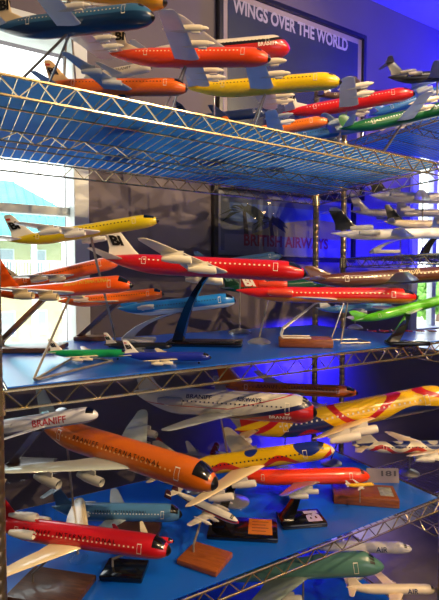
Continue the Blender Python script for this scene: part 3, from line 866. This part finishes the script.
s7 = A('bright blue rear-engine jet behind the big black stand', 'rear2', (118, 312), (236, 299), 1.20, 30, '1f74c0', 'c2ccd4', '1f74c0', 'c6ccd0', group=GM, bi=False, fat=1.1,
       mat=lambda r: bands('skyblue', r, [(-1, 'cfd8dc'), (-.45, '1f74c0')]))
s8 = A('tiny green jet with a white tail standing on the blue liner', 'jet4', (48, 351), (129, 356), 1.1, 27, '128a4e', 'e2d3ae', 'e8e4dc', 'e6d8b8', group=GM, rest=S2, fat=1.2, win=None, doors=False)
s9 = A('tiny dark blue jet with a white tail standing on the blue liner', 'jet4', (123, 352), (211, 361), 1.1, 31, '1c2a94', 'd9c9a0', 'e8e4dc', 'e8dcc0', group=GM, rest=S2, fat=1.2, win=None, doors=False)
s13 = A('tiny dark-bodied plane with a white tail, behind the tiny blue jet', 'twin', (104, 347), (172, 345), 1.30, 27, '20242c', '6f757c', 'dedad2', group=GM, rest=S2, win=None, doors=False)
s10 = A('red and gold three-engine jet with a lettered orange-red tail', 'tri', (236, 294), (418, 296), 1.04, 36, 'c8201c', 'b9b4a8', 'd8321a', 'd2452a', bi_dz=-0.048, group=GM, fat=.95, bicol='f4ead8',
        mat=lambda r: bands('redgold', r, [(-1, 'e08a1a'), (-.35, 'cf1f1a')]), win='f0d0a0')
s10b = A('dark green jet behind the red and gold one', 'jet4', (222, 291), (330, 282), 1.36, 30, '134a2a', '6f8a78', '124430', group=GM, fat=1.1, bicol='7fa890')
s14 = A('chocolate brown jet with cream windows, running out at the right edge', 'jet4', (305, 283), (478, 271.5), 1.05, 24, '5a3018', 'b8ac98', '5a3018', fin_s=0.45, pods=False, group=GM, bi=False, win='e0c8a0', text=[('Braniff', .02, .14, .62, None, 'e8d0a0')], fat=1.0)
s11 = A('lime green jet above the small black arched stand', 'twin', (352, 323), (462, 295), 1.0, 30, '62c81a', 'd9d4c4', '62c81a', fin_s=0.5, pods=False, group=GM, bi=False, win=None, fat=.85, mask=False)
s12 = A('pale blue jet between the lime jet and the red and gold one', 'twin', (318, 311), (392, 305), 1.28, 30, '5a98c8', 'd2d8d8', 'e0e0dc', group=GM, bi=False, win=None)

# third shelf
GL = 'model airliners on the lower shelf'
b1 = A('silvery white jet with red and navy lettering on its side', 'rear2', (-20, 431), (98, 413), 0.97, 35, 'cfd0da', 'b9bcc6', '9fb0b0', 'c9ccd4', group=GL, bi=False, fat=1.15, radome=None, win=None,
       mat=lambda r: bands('silver', r, [(-1, '5a5a92'), (-.6, 'd5d6de')]), text=[('BRANIFF', -.02, .26, .1, None, 'a81c30')], doors=False)
b2 = A('large burnt orange four-engine jet nosing down towards the aisle', 'jet4', (34, 424), (218, 482), 0.97, 58, 'c9620f', '9fa9a6', 'b4bfbb', 'a9a8a2', group=GL, bi=False, fat=1.45, text=[('B R A N I F F    I N T E R N A T I O N A L', -.19, .27, .45, .017, '2a0e04')], win='e8b070', doors=True)
b3 = A('cream jetliner with a navy stripe and red cheeks under the middle shelf', 'rear2', (134, 398), (317, 410), 1.06, 46, 'ddd6c4', '888e90', 'd0ccc0', 'a6a6a6', span=1.15, group=GL, bi=False, fat=1.32, mask=False, radome='0b0b0c',
       mat=lambda r: bands('cream', r, [(-1, 'b01c20'), (-1.05, '1c2150'), (-.74, 'c3c0b6'), (-.12, 'b0383c'), (-.05, 'ddd6c4')], -3.4, .06), text=[('BRANIFF', -.17, -.03, .62, .022, '1b2350'), ('AIRWAYS', .10, .23, .62, .022, '1b2350'), ('BRANIFF', .27, .38, -.42, .018, 'f0e6d8')], win='23284a')
b4 = A('rust brown jet with a black nose beyond the cream jetliner', 'jet4', (214, 386), (358, 392), 1.30, 32, 'c8641e', '8f8a84', 'b8561a', group=GL, bi=False, win='5a2008', text=[('B R A N I F F    I N T E R N A T I O N A L', -.2, .25, .5, .022, '4a1606')])
CALD = ['1c2a6a', 'b8161c', 'e8b80e', 'e8b80e', '1c2f86', 'c01a1c', 'e8b80e']
b5 = A('longest wavy red, yellow and blue jet, sweeping up to the right edge', 'jet4', (236, 436), (455, 393), 1.12, 30, 'e0b010', 'c9a868', 'b8161c', 'e2d8c8', span=.62, group=GL, bi=False, win='e8e0d0', radome=None, mask=False,
       mat=lambda r: waves('long', r, ['c01a1c', '1c2a6a', '1c2a6a', 'e8b80e', 'e8b80e', 'c01a1c', 'e8b80e', 'e8b80e'], 13, .9, 0.6, 4.0), wmat=waves('wing_a', .03, ['d9b98a', '3a3048', 'd9b98a', 'b86a50', 'd9b98a'], 60, 1, 0, 12, 'Y'), fat=1.3)
b6 = A('shorter wavy yellow, red and blue jet with a pale nose', 'jet4', (160, 472), (334, 448), 1.03, 44, 'e0b010', 'd9c09a', 'c9b8a0', 'e6dfd4', roll=6, group=GL, bi=False, win='14143a', radome='e4d6b8', mask=False,
       mat=lambda r: waves('short', r, ['1c2f86', 'e8b80e', 'c4201c', 'e8b80e', 'e8b80e', '1c2f86'], 20, .5, .2, 4), wmat=waves('wing_b', .03, ['e0c9a0', 'e0c9a0', '463a4a', 'e0c9a0', 'a87850', 'e0c9a0'], 50, 1, 0, 10, 'Y'), fat=1.2)
b7 = A('orange-red jet above the black stand with pale letters', 'jet4', (232, 478), (370, 475), 1.1, 31, 'e83a12', '6c7178', 'e83a12', 'b6b6b4', roll=-6, group=GL, bi=False, win=None, radome=None, mask=False, fat=1.3)
b8 = A('cream jet with red and blue ribbons, cut by the right edge', 'jet4', (352, 448), (498, 446), 1.02, 34, 'd8cfba', 'd8c8a8', 'd8cfba', 'e2dccf', span=.55, group=GL, bi=False, win='2a2430', radome=None,
       mat=lambda r: waves('cream', r, ['d8cfba', 'd8cfba', 'b02420', 'd8cfba', '1c2a6a', 'd8cfba'], 26, .5, 0, 3), wmat=waves('wing_c', .03, ['e0c9a0', '463a4a', 'e0c9a0', 'e0c9a0'], 50, 1, 0, 8, 'Y'), fat=1.0)
b9 = A('pale blue jet with black lettering and a black cockpit, behind the red one', 'rear2', (52, 511), (182, 513), 1.15, 33, '44749e', '8a98a4', '44749e', 'b0b8bc', fat=1.2, group=GL, bi=False, win='d0dce4', text=[('B R A N I F F    I N T E R N A T I O N A L', -.15, .24, .5, .018, '16243a')])
b10 = A('long red jet with rear engines and black lettering, nearest the left post', 'tri', (-12, 524), (171, 549), .975, 43, 'c01622', 'e2cfa6', 'c01622', 'ddd8cc', group=GL, bi=False, win='e8c8b0', text=[('B R A N I F F    I N T E R N A T I O N A L', -.26, .24, .5, .017, '1a0608')], fat=1.2)
b11 = A('second red jet, only its black nose past the first red jet nose', 'twin', (112, 536), (174, 541), 1.02, 36, 'c81c2a', 'd8c8a8', 'c81c2a', group=GL, bi=False, win=None, fat=.9)
b12 = A('white triple-tailed propeller airliner with maroon fins', 'connie', (172, 492), (239, 522), 1.06, 58, 'cfcac0', 'c6bfb0', '4a1020', 'd2ccc0', group=GL, bi=False, win=None, doors=False, mask=False, radome='a81c28',
        mat=lambda r: bands('connie', r, [(-1, 'b9b9bc'), (-.35, 'a81c28'), (-.1, '1c2350'), (.12, 'd8d2c6')]), fat=1.2)
b13 = A('second triple-tailed airliner, fins with red tips, behind the wavy short jet', 'connie', (212, 452), (268, 462), 1.4, 40, 'b9b4b4', 'a8a4a0', '8a2430', group=GL, bi=False, win=None, doors=False, mask=False)
b15 = A('grey jet with a red badge fin behind the burnt orange one', 'jet4', (154, 452), (236, 466), 1.32, 38, '6a5a5c', '7f7a7c', 'b0281c', group=GL, bi=False, win=None, fat=1.1)
b14 = A('tiny yellow jet with a red nose over the brown plaque block', 'twin', (346, 486), (374, 484), 0.95, 35, 'e2b020', 'd8d4cc', 'd8d4cc', group=GL, bi=False, win=None, doors=False, radome='b8281c', mask=False, fat=1.3)

# lowest shelf
GF = 'model airliners on the lowest shelf'
f1 = A('large grey-green nose and hull under the lower shelf', 'jumbo', (186, 574), (384, 564), 1.05, 38, '4f7a70', '7c8a84', '4f7a70', 'a0a09a', group=GF, bi=False, win=None, radome=None, fat=1.0, mask=False)
f2 = A('white jet with blue lettering under the lower shelf edge', 'twin', (298, 545), (412, 548), 1.22, 37, 'd0ccd0', 'c4b8b8', 'c8c0c8', group=GF, bi=False, win=None, radome=None, text=[('AIR', .18, .28, .1, None, '1c2a5a')], mask=False, fat=.95)
f3 = A('white jet nosing out beside the right post at the bottom', 'twin', (346, 589), (437, 589), .98, 33, 'dccbb0', 'd8c0a8', 'dccbb0', group=GF, bi=False, win=None, radome=None, text=[('AIR', .16, .28, .1, None, '1c2a5a')], mask=False, fat=1.0)

# second unit, row beyond
GU = 'model airliners on the second unit'
r1 = A('white three-engine jet with a black and red tail, highest of the far row', 'tri', (368, 197), (478, 199), 1.30, 30, 'ccc8c8', 'b4b0ac', '0b0a0e', 'c8c4c0', group=GU, bi=False, win=None, fat=1.1)
r2 = A('slim grey jet behind, under the white three-engine jet', 'jet4', (350, 213), (452, 213), 1.36, 30, 'a09ca8', '98949c', 'a09ca8', group=GU, bi=False, win=None, fat=.9)
r3 = A('cream jet with a black-striped tail in the middle of the far row', 'jet4', (384, 224), (486, 226), 1.22, 30, 'cfc0a8', 'b8b0a4', '0c0b0e', group=GU, bi=False, win=None, fat=1.1)
r4 = A('long white jet with a black wedge tail, lowest of the far row', 'tri', (331, 236), (476, 232), 1.14, 30, 'e2e0de', 'b8bab8', '0c0c10', group=GU, bi=False, win=None, fat=.8)

# ------------------------------------------------------------------ stands
RISER = .975
riser = thing('display_riser', 'clear acrylic riser carrying the wooden base under the silvery white jet', 'display riser', (.15, 1.25, S3 + .0004))
def rb(name, *a_):
    bm = bmesh.new(); box(bm, *a_, .001); return obj(name, bm, glass_mat(), riser, False)
rh = RISER - S3 - .0004
rb('top_panel', -.07, .07, -.09, .09, rh - .004, rh)
for x_ in (-.07, .062):
    for y_ in (-.09, .082): rb('leg', x_, x_ + .008, y_, y_ + .008, 0, rh - .004)
GS1, GS2, GS3, GS4, GSU = ('display stands on the ' + k for k in ('top shelf', 'middle shelf', 'lower shelf', 'lowest shelf', 'second unit'))
stand(t1, 'wire', S1, 'bent wire stand spread under the dark blue propeller plane', -.02, (-0.07, 0.05), None, (0.17, 0.12), group=GS1)
stand(t1b, 'wire', S1, 'tall wire stand under the gold propeller plane', .0, (0, 0.12), None, (.12, .10), group=GS1)
stand(t2, 'wire', S1, 'wire stand slanting under the orange propeller plane', .0, (-.04, .06), None, (.10, .08), group=GS1)
stand(t2b, 'disc', S1, 'slim disc stand under the red-bellied plane', .0, (0, 0), None, (.08, .08), group=GS1)
stand(t3, 'arch', S1, 'low black stand under the orange swept-wing jet', .05, (.0, .02), None, (.10, .05), group=GS1)
stand(t3b, 'disc', S1, 'disc stand under the dusty white jet', .0, (0, 0), None, (.07, .07), group=GS1)
stand(t4, 'wire', S1, 'wire stand slanting under the yellow propeller plane', .03, (-.03, .06), None, (.09, .07), group=GS1)
stand(t5, 'wire', S1, 'wire stand slanting under the red propeller plane', .0, (-0.03, 0.1), None, (.09, .07), group=GS1)
stand(t6, 'wire', S1, 'wire stand slanting under the green propeller plane', .0, (-.05, .05), None, (.09, .06), group=GS1)
stand(t7, 'disc', S1, 'short disc stand under the orange black-nosed propeller plane', .0, (0, 0), None, (.07, .07), group=GS1)
stand(t8, 'disc', SR2, 'disc stand under the charcoal-tailed jet', .0, (0, 0), None, (.08, .08), group=GSU)
stand(t9, 'wire', SR2, 'wire stand under the light blue jet on the second unit', .0, (0, 0.1), None, (.08, .06), group=GSU)
stand(t10, 'disc', SR2, 'disc stand under the brown-tailed jet', .0, (0.05, 0.06), None, (.08, .08), group=GS1)
stand(t11, 'disc', S1, 'disc stand under the dark navy jet', .0, (0, 0), None, (.06, .06), group=GS1)
stand(t12, 'disc', S1, 'disc stand under the medium blue jet', .0, (0.1, 0.04), None, (.07, .07), group=GS1)
BROWNP = wood('6e4c38', '8a6248')
stand(s1, 'plate', S2, 'tall slanting stand with a dark rod under the yellow jet', .05, (-0.03, 0.3), None, (0.06, 0.05), group=GS2)
stand(s3, 'loop', S2, 'bent wire stand with a long foot under the orange jumbo', .08, (0, 0), BROWNP, (.20, .12), group=GS2, feet=((33, 382), (112, 362), (78, 356)))
stand(s2, 'slant', S2, 'brown slanting stand on a wide wooden base, behind the orange jumbo', .0, (0.1, -0.12), BROWNP, (0.2, 0.12), group=GS2, base=(25, 350))
stand(s4, 'slant', S2, 'brown narrow stand under the small orange jet', .05, (-.04, .0), BROWNP, (.10, .06), group=GS2, base=(92, 340))
stand(s5, 'arch', S2, 'big glossy black arched stand under the long red jet', .02, (.03, .0), None, (0.22, 0.09), group=GS2, base=(205, 345))
stand(s6, 'disc', S2, 'disc stand under the slate blue jet', .0, (0, 0), None, (.08, .08), group=GS2)
stand(s7, 'arch', S2, 'small white arched stand under the bright blue jet', -.02, (-.02, .0), WHITE, (.10, .05), group=GS2, base=(139, 342))
stand(s10, 'woodwire', S2, 'looped wire stand under the red and gold jet', -.02, (-.0, .0), None, (0.15, 0.08), group=GS2, base=(305, 346))
stand(s10b, 'disc', S2, 'round silver disc stand under the dark green jet', -.06, (.0, -.02), None, (0.07, 0.07), group=GS2, base=(259, 343))
stand(s14, 'wire', S2, 'wire stand with spread legs under the chocolate brown jet', -0.25, (.0, .0), None, (0.09, 0.08), group=GS2, base=(350, 342))
stand(s11, 'arch', S2, 'small black arched stand under the lime green jet', .0, (-.02, .0), None, (0.12, 0.045), group=GS2, base=(407, 345))
stand(s12, 'disc', S2, 'disc stand under the pale blue jet', .0, (0, 0), None, (.06, .06), group=GS2)
stand(b1, 'slant', RISER, 'dark slanting stand with a wooden base under the silvery white jet', .0, (-.06, .0), wood('3a2a26', '5a4438'), (0.12, 0.075), group=GS3, base=(30, 468))
stand(b2, 'disc', S3, 'clear-footed rod stand under the large burnt orange jet', -0.28, (0.0, 0.03), glass_mat(), (0.05, 0.05), group=GS3)
stand(b3, 'disc', S3, 'tall rod stand under the cream jetliner', .0, (0, 0.17), None, (.09, .09), group=GS3)
stand(b4, 'disc', S3, 'tall rod stand under the rust brown jet', .0, (0, 0), None, (.08, .08), group=GS3)
stand(b5, 'disc', S3, 'slim rod stand on a round foot under the longest wavy jet', -.02, (0, 0.16), None, (0.08, 0.08), group=GS3)
stand(b6, 'arch', S3, 'black stand with an orange plaque under the shorter wavy jet', .0, (.06, -.05), None, (0.19, 0.105), plaque='orange', group=GS3, turn=8, base=(243, 531))
stand(b7, 'arch', S3, 'black stand with pale letters on its base under the orange-red jet', .0, (.03, -.03), None, (0.13, 0.085), plaque='bi', group=GS3, turn=8, base=(301, 521))
stand(b8, 'disc', S3, 'rod stand under the ribboned cream jet', -.1, (0, 0), None, (.07, .07), group=GS3)
stand(b9, 'wood', S3, 'dark wooden plate stand under the pale blue jet', .05, (.0, .0), wood('3a2018', '54301e'), (.16, .10), group=GS3, base=(130, 535))
stand(b10, 'wood', S3, 'wide walnut plate stand under the long red jet', -.08, (.02, .03), wood('40261a', '63402a'), (.16, .11), group=GS3, base=(52, 591))
stand(b11, 'plate', S3, 'black plate stand with a bent rod in front of the walnut bases', .1, (.0, -.02), None, (.10, .07), group=GS3, base=(125, 573))
stand(b12, 'wood', S3, 'square reddish wooden stand under the triple-tailed airliner', .0, (.02, -.03), wood('7a3a12', '9c5420'), (.11, .09), group=GS3, base=(205, 561))
stand(b13, 'disc', S3, 'disc stand under the second triple-tailed airliner', .0, (0, 0), None, (.06, .06), group=GS3)
stand(b15, 'disc', S3, 'disc stand under the grey red-badged jet', .0, (0, 0), None, (.06, .06), group=GS3)
stand(f1, 'disc', S4, 'broad disc stand under the grey-green hull', .1, (0, 0), None, (.12, .12), group=GS4)
stand(f2, 'disc', S4, 'disc stand under the white blue-lettered jet', .0, (0, 0), None, (.07, .07), group=GS4)
stand(f3, 'disc', S4, 'disc stand under the jet beside the right post', .0, (0, 0), None, (.07, .07), group=GS4)
stand(r1, 'disc', SR1, 'disc stand under the white three-engine jet', .0, (0, 0), None, (.08, .08), group=GSU)
stand(r2, 'disc', SR1, 'disc stand under the slim grey jet', .0, (0, 0), None, (.08, .08), group=GSU)
stand(r3, 'arch', SR1, 'black arched stand under the cream black-striped jet', .1, (-.04, 0), None, (.13, .05), group=GSU)
stand(r4, 'arch', SR1, 'white arched stand under the long white jet', -.02, (-.06, 0), WHITE, (.10, .05), group=GSU)

# brown plaque block with a metal picture plate, under the tiny yellow jet
P = on_z(364, 499, S3)
blk = thing('plaque_block', 'brown wooden block with a small silver picture plate, carrying the tiny yellow jet', 'plaque', (P.x, P.y, S3 + .0004), None, Euler((0, 0, R(-40))))
BW, BD, BH = .195, .10, .028
bm = bmesh.new(); box(bm, -BW / 2, BW / 2, -BD / 2, BD / 2, 0, BH, .003); obj('base', bm, wood('6a3412', '8a4a1c'), blk)
bm = bmesh.new(); box(bm, .045, .085, -.03, .03, BH - .0005, BH + .0012, .0004); pl = obj('picture_plate', bm, noisy('etched_plate', '8d948a', 'c6ccc0', 60, .3, metal=.5), blk)
top = b14['M'] @ Vector((0, 0, -b14['r'])); lt = (Matrix.Translation(blk.location) @ Euler((0, 0, R(-40))).to_matrix().to_4x4()).inverted() @ top
bm = bmesh.new(); tube(bm, [(lt.x, lt.y, BH - .001), (lt.x, lt.y, max(BH + .004, lt.z + .002))], .0018, 6); obj('peg', bm, STEEL, blk)

# number card standing behind it
P = on_z(383, 483, S3)
cardo = thing('number_card', 'small pale card with dark numerals standing behind the brown block', 'card', (P.x, P.y, S3 + .0005), None, Euler((R(-12), 0, R(-32))))
bm = bmesh.new(); box(bm, -.055, .055, -.001, .001, 0, .048); obj('card', bm, paint('80747c', .6, .1), cardo, False)
bm = bmesh.new(); add_text(bm, '181', lambda u, v: (-.005 + u * .05, -.0014, .022 + v * .018), .03); flat('lettering', bm, paint('3a3440', .6, .1), cardo)

# small red toy planes on the second unit, lower shelf
for i in range(7):
    px = 372 + i * 12
    A('small red toy plane, ' + ['first', 'second', 'third', 'fourth', 'fifth', 'sixth', 'seventh'][i] + ' from the left in the row beyond the lime jet', 'twin', (px - 5, 331), (px + 5, 331), 1.15 + .02 * (i % 3), 40,
      'b02c24', 'd8c8a8', 'd8d0c4', group='small red toy planes on the second unit', rest=SR3, bi=False, win=None, doors=False, radome=None, mask=False, fat=1.6, name='toy_airplane')

# ------------------------------------------------------------------ light
def area(name, loc, target, size, power, col, size_y=None, spread=None):
    l = bpy.data.lights.new(name, 'AREA'); l.energy = power; l.color = col; l.size = size
    if size_y: l.shape = 'RECTANGLE'; l.size_y = size_y
    if spread: l.spread = R(spread)
    o = bpy.data.objects.new(name, l); C.objects.link(o); o.location = loc
    o.rotation_euler = (Vector(target) - Vector(loc)).to_track_quat('-Z', 'Y').to_euler(); return o
def spot(name, loc, target, power, col, ang=50, soft=.03, blend=.4):
    l = bpy.data.lights.new(name, 'SPOT'); l.energy = power; l.color = col; l.spot_size = R(ang); l.spot_blend = blend; l.shadow_soft_size = soft
    o = bpy.data.objects.new(name, l); C.objects.link(o); o.location = loc
    o.rotation_euler = (Vector(target) - Vector(loc)).to_track_quat('-Z', 'Y').to_euler(); return o
WARM = (1.0, .70, .38)
spot('ceiling_spot', (2.0, -.5, 2.85), (1.0, 1.1, 1.75), 90, WARM, 76, .015)
spot('ceiling_spot', (.7, -.6, 2.85), (.5, 1.2, 1.3), 50, WARM, 70, .015)
spot('ceiling_spot', (1.3, -1.7, 2.85), (.75, 1.1, .85), 125, WARM, 48, .02)
area('aisle_fill', (.6, -2.6, 1.1), (.8, 1.1, 1.5), 2.4, 7, (.96, .92, 1), 1.2)  # soft fill added behind the camera to lift wing undersides, not a room fixture
spot('poster_wall_fill', (1.3, .2, 2.9), (1.35, 1.75, 2.2), 22, (1, .82, .66), 95)  # extra spot added to brighten the wall and upper poster, no fixture there
BLUE = (.02, .012, 1.0)
area('blue_led_strip', (1.5, YB + .03, Z2 - .04), (1.5, WALL_Y, Z2 - .25), .3, 9, BLUE, .02, 110)
area('blue_led_strip', (1.5, YB + .03, Z3 - .04), (1.5, WALL_Y, Z3 - .25), .3, 5, BLUE, .02, 110)
area('blue_led_strip', (2.0, YB + .03, ZR[0] - .04), (2.0, WALL_Y, ZR[0] + .2), .9, 5, BLUE, .02, 110)
area('blue_uplight', (3.0, 1.0, 2.35), (3.0, 1.5, 2.93), .5, 45, BLUE, .2)
BULB = bpy.data.materials.new('lamp_glow'); BULB.use_nodes = True
_n = BULB.node_tree; _b = _n.nodes['Principled BSDF']; _b.inputs['Emission Color'].default_value = (1, .72, .3, 1); _b.inputs['Emission Strength'].default_value = 30
for i, (px, py, dist) in enumerate(((250, 203, 3.4), (269, 202, 3.9), (264, 211, 3.6), (275, 212, 4.2), (254, 217, 3.3))):
    d = ray(px, py); P = CAM + d * ((WALL_Y - .02) / d.y); q = Vector((d.x, -d.y, d.z)); P = P + q * dist
    lamp = thing('pendant_lamp', 'small warm pendant lamp mirrored in the beach poster glass, ' + ('upper left', 'upper right', 'centre', 'lower right', 'lowest')[i] + ' of the five', 'lamp', P, 'pendant lamps')
    bm = bmesh.new(); lathe_z(bm, [(.012, .09), (.035, .07), (.05, -.01), (.047, -.01), (.032, .066), (.008, .084)], n=16); obj('lamp_shade', bm, paint('2a2622', .3, .3), lamp)
    bm = bmesh.new(); bmesh.ops.create_uvsphere(bm, u_segments=14, v_segments=10, radius=.03); obj('bulb', bm, BULB, lamp)
    bm = bmesh.new(); tube(bm, [(0, 0, .085), (0, 0, CEIL - P.z)], .003, 6); obj('cord', bm, DARKM, lamp)
w = bpy.data.worlds.new('sky'); SC.world = w; w.use_nodes = True
bg = w.node_tree.nodes['Background']; bg.inputs[0].default_value = (.93, .97, 1, 1); bg.inputs[1].default_value = 2.3
sl = bpy.data.lights.new('sun', 'SUN'); sl.energy = 1.6; sl.color = (1, .95, .86); sl.angle = R(.5)
so = bpy.data.objects.new('sun', sl); C.objects.link(so); so.rotation_euler = (R(48), R(-12), R(-20))
# daylight portal for the big window
SC.view_settings.view_transform = 'Standard'; SC.view_settings.look = 'None'; SC.view_settings.gamma = 1
SC.view_settings.exposure = 0.85
SC.view_settings.use_curve_mapping = False
SC.cycles.use_denoising = True
SC.cycles.max_bounces = 8
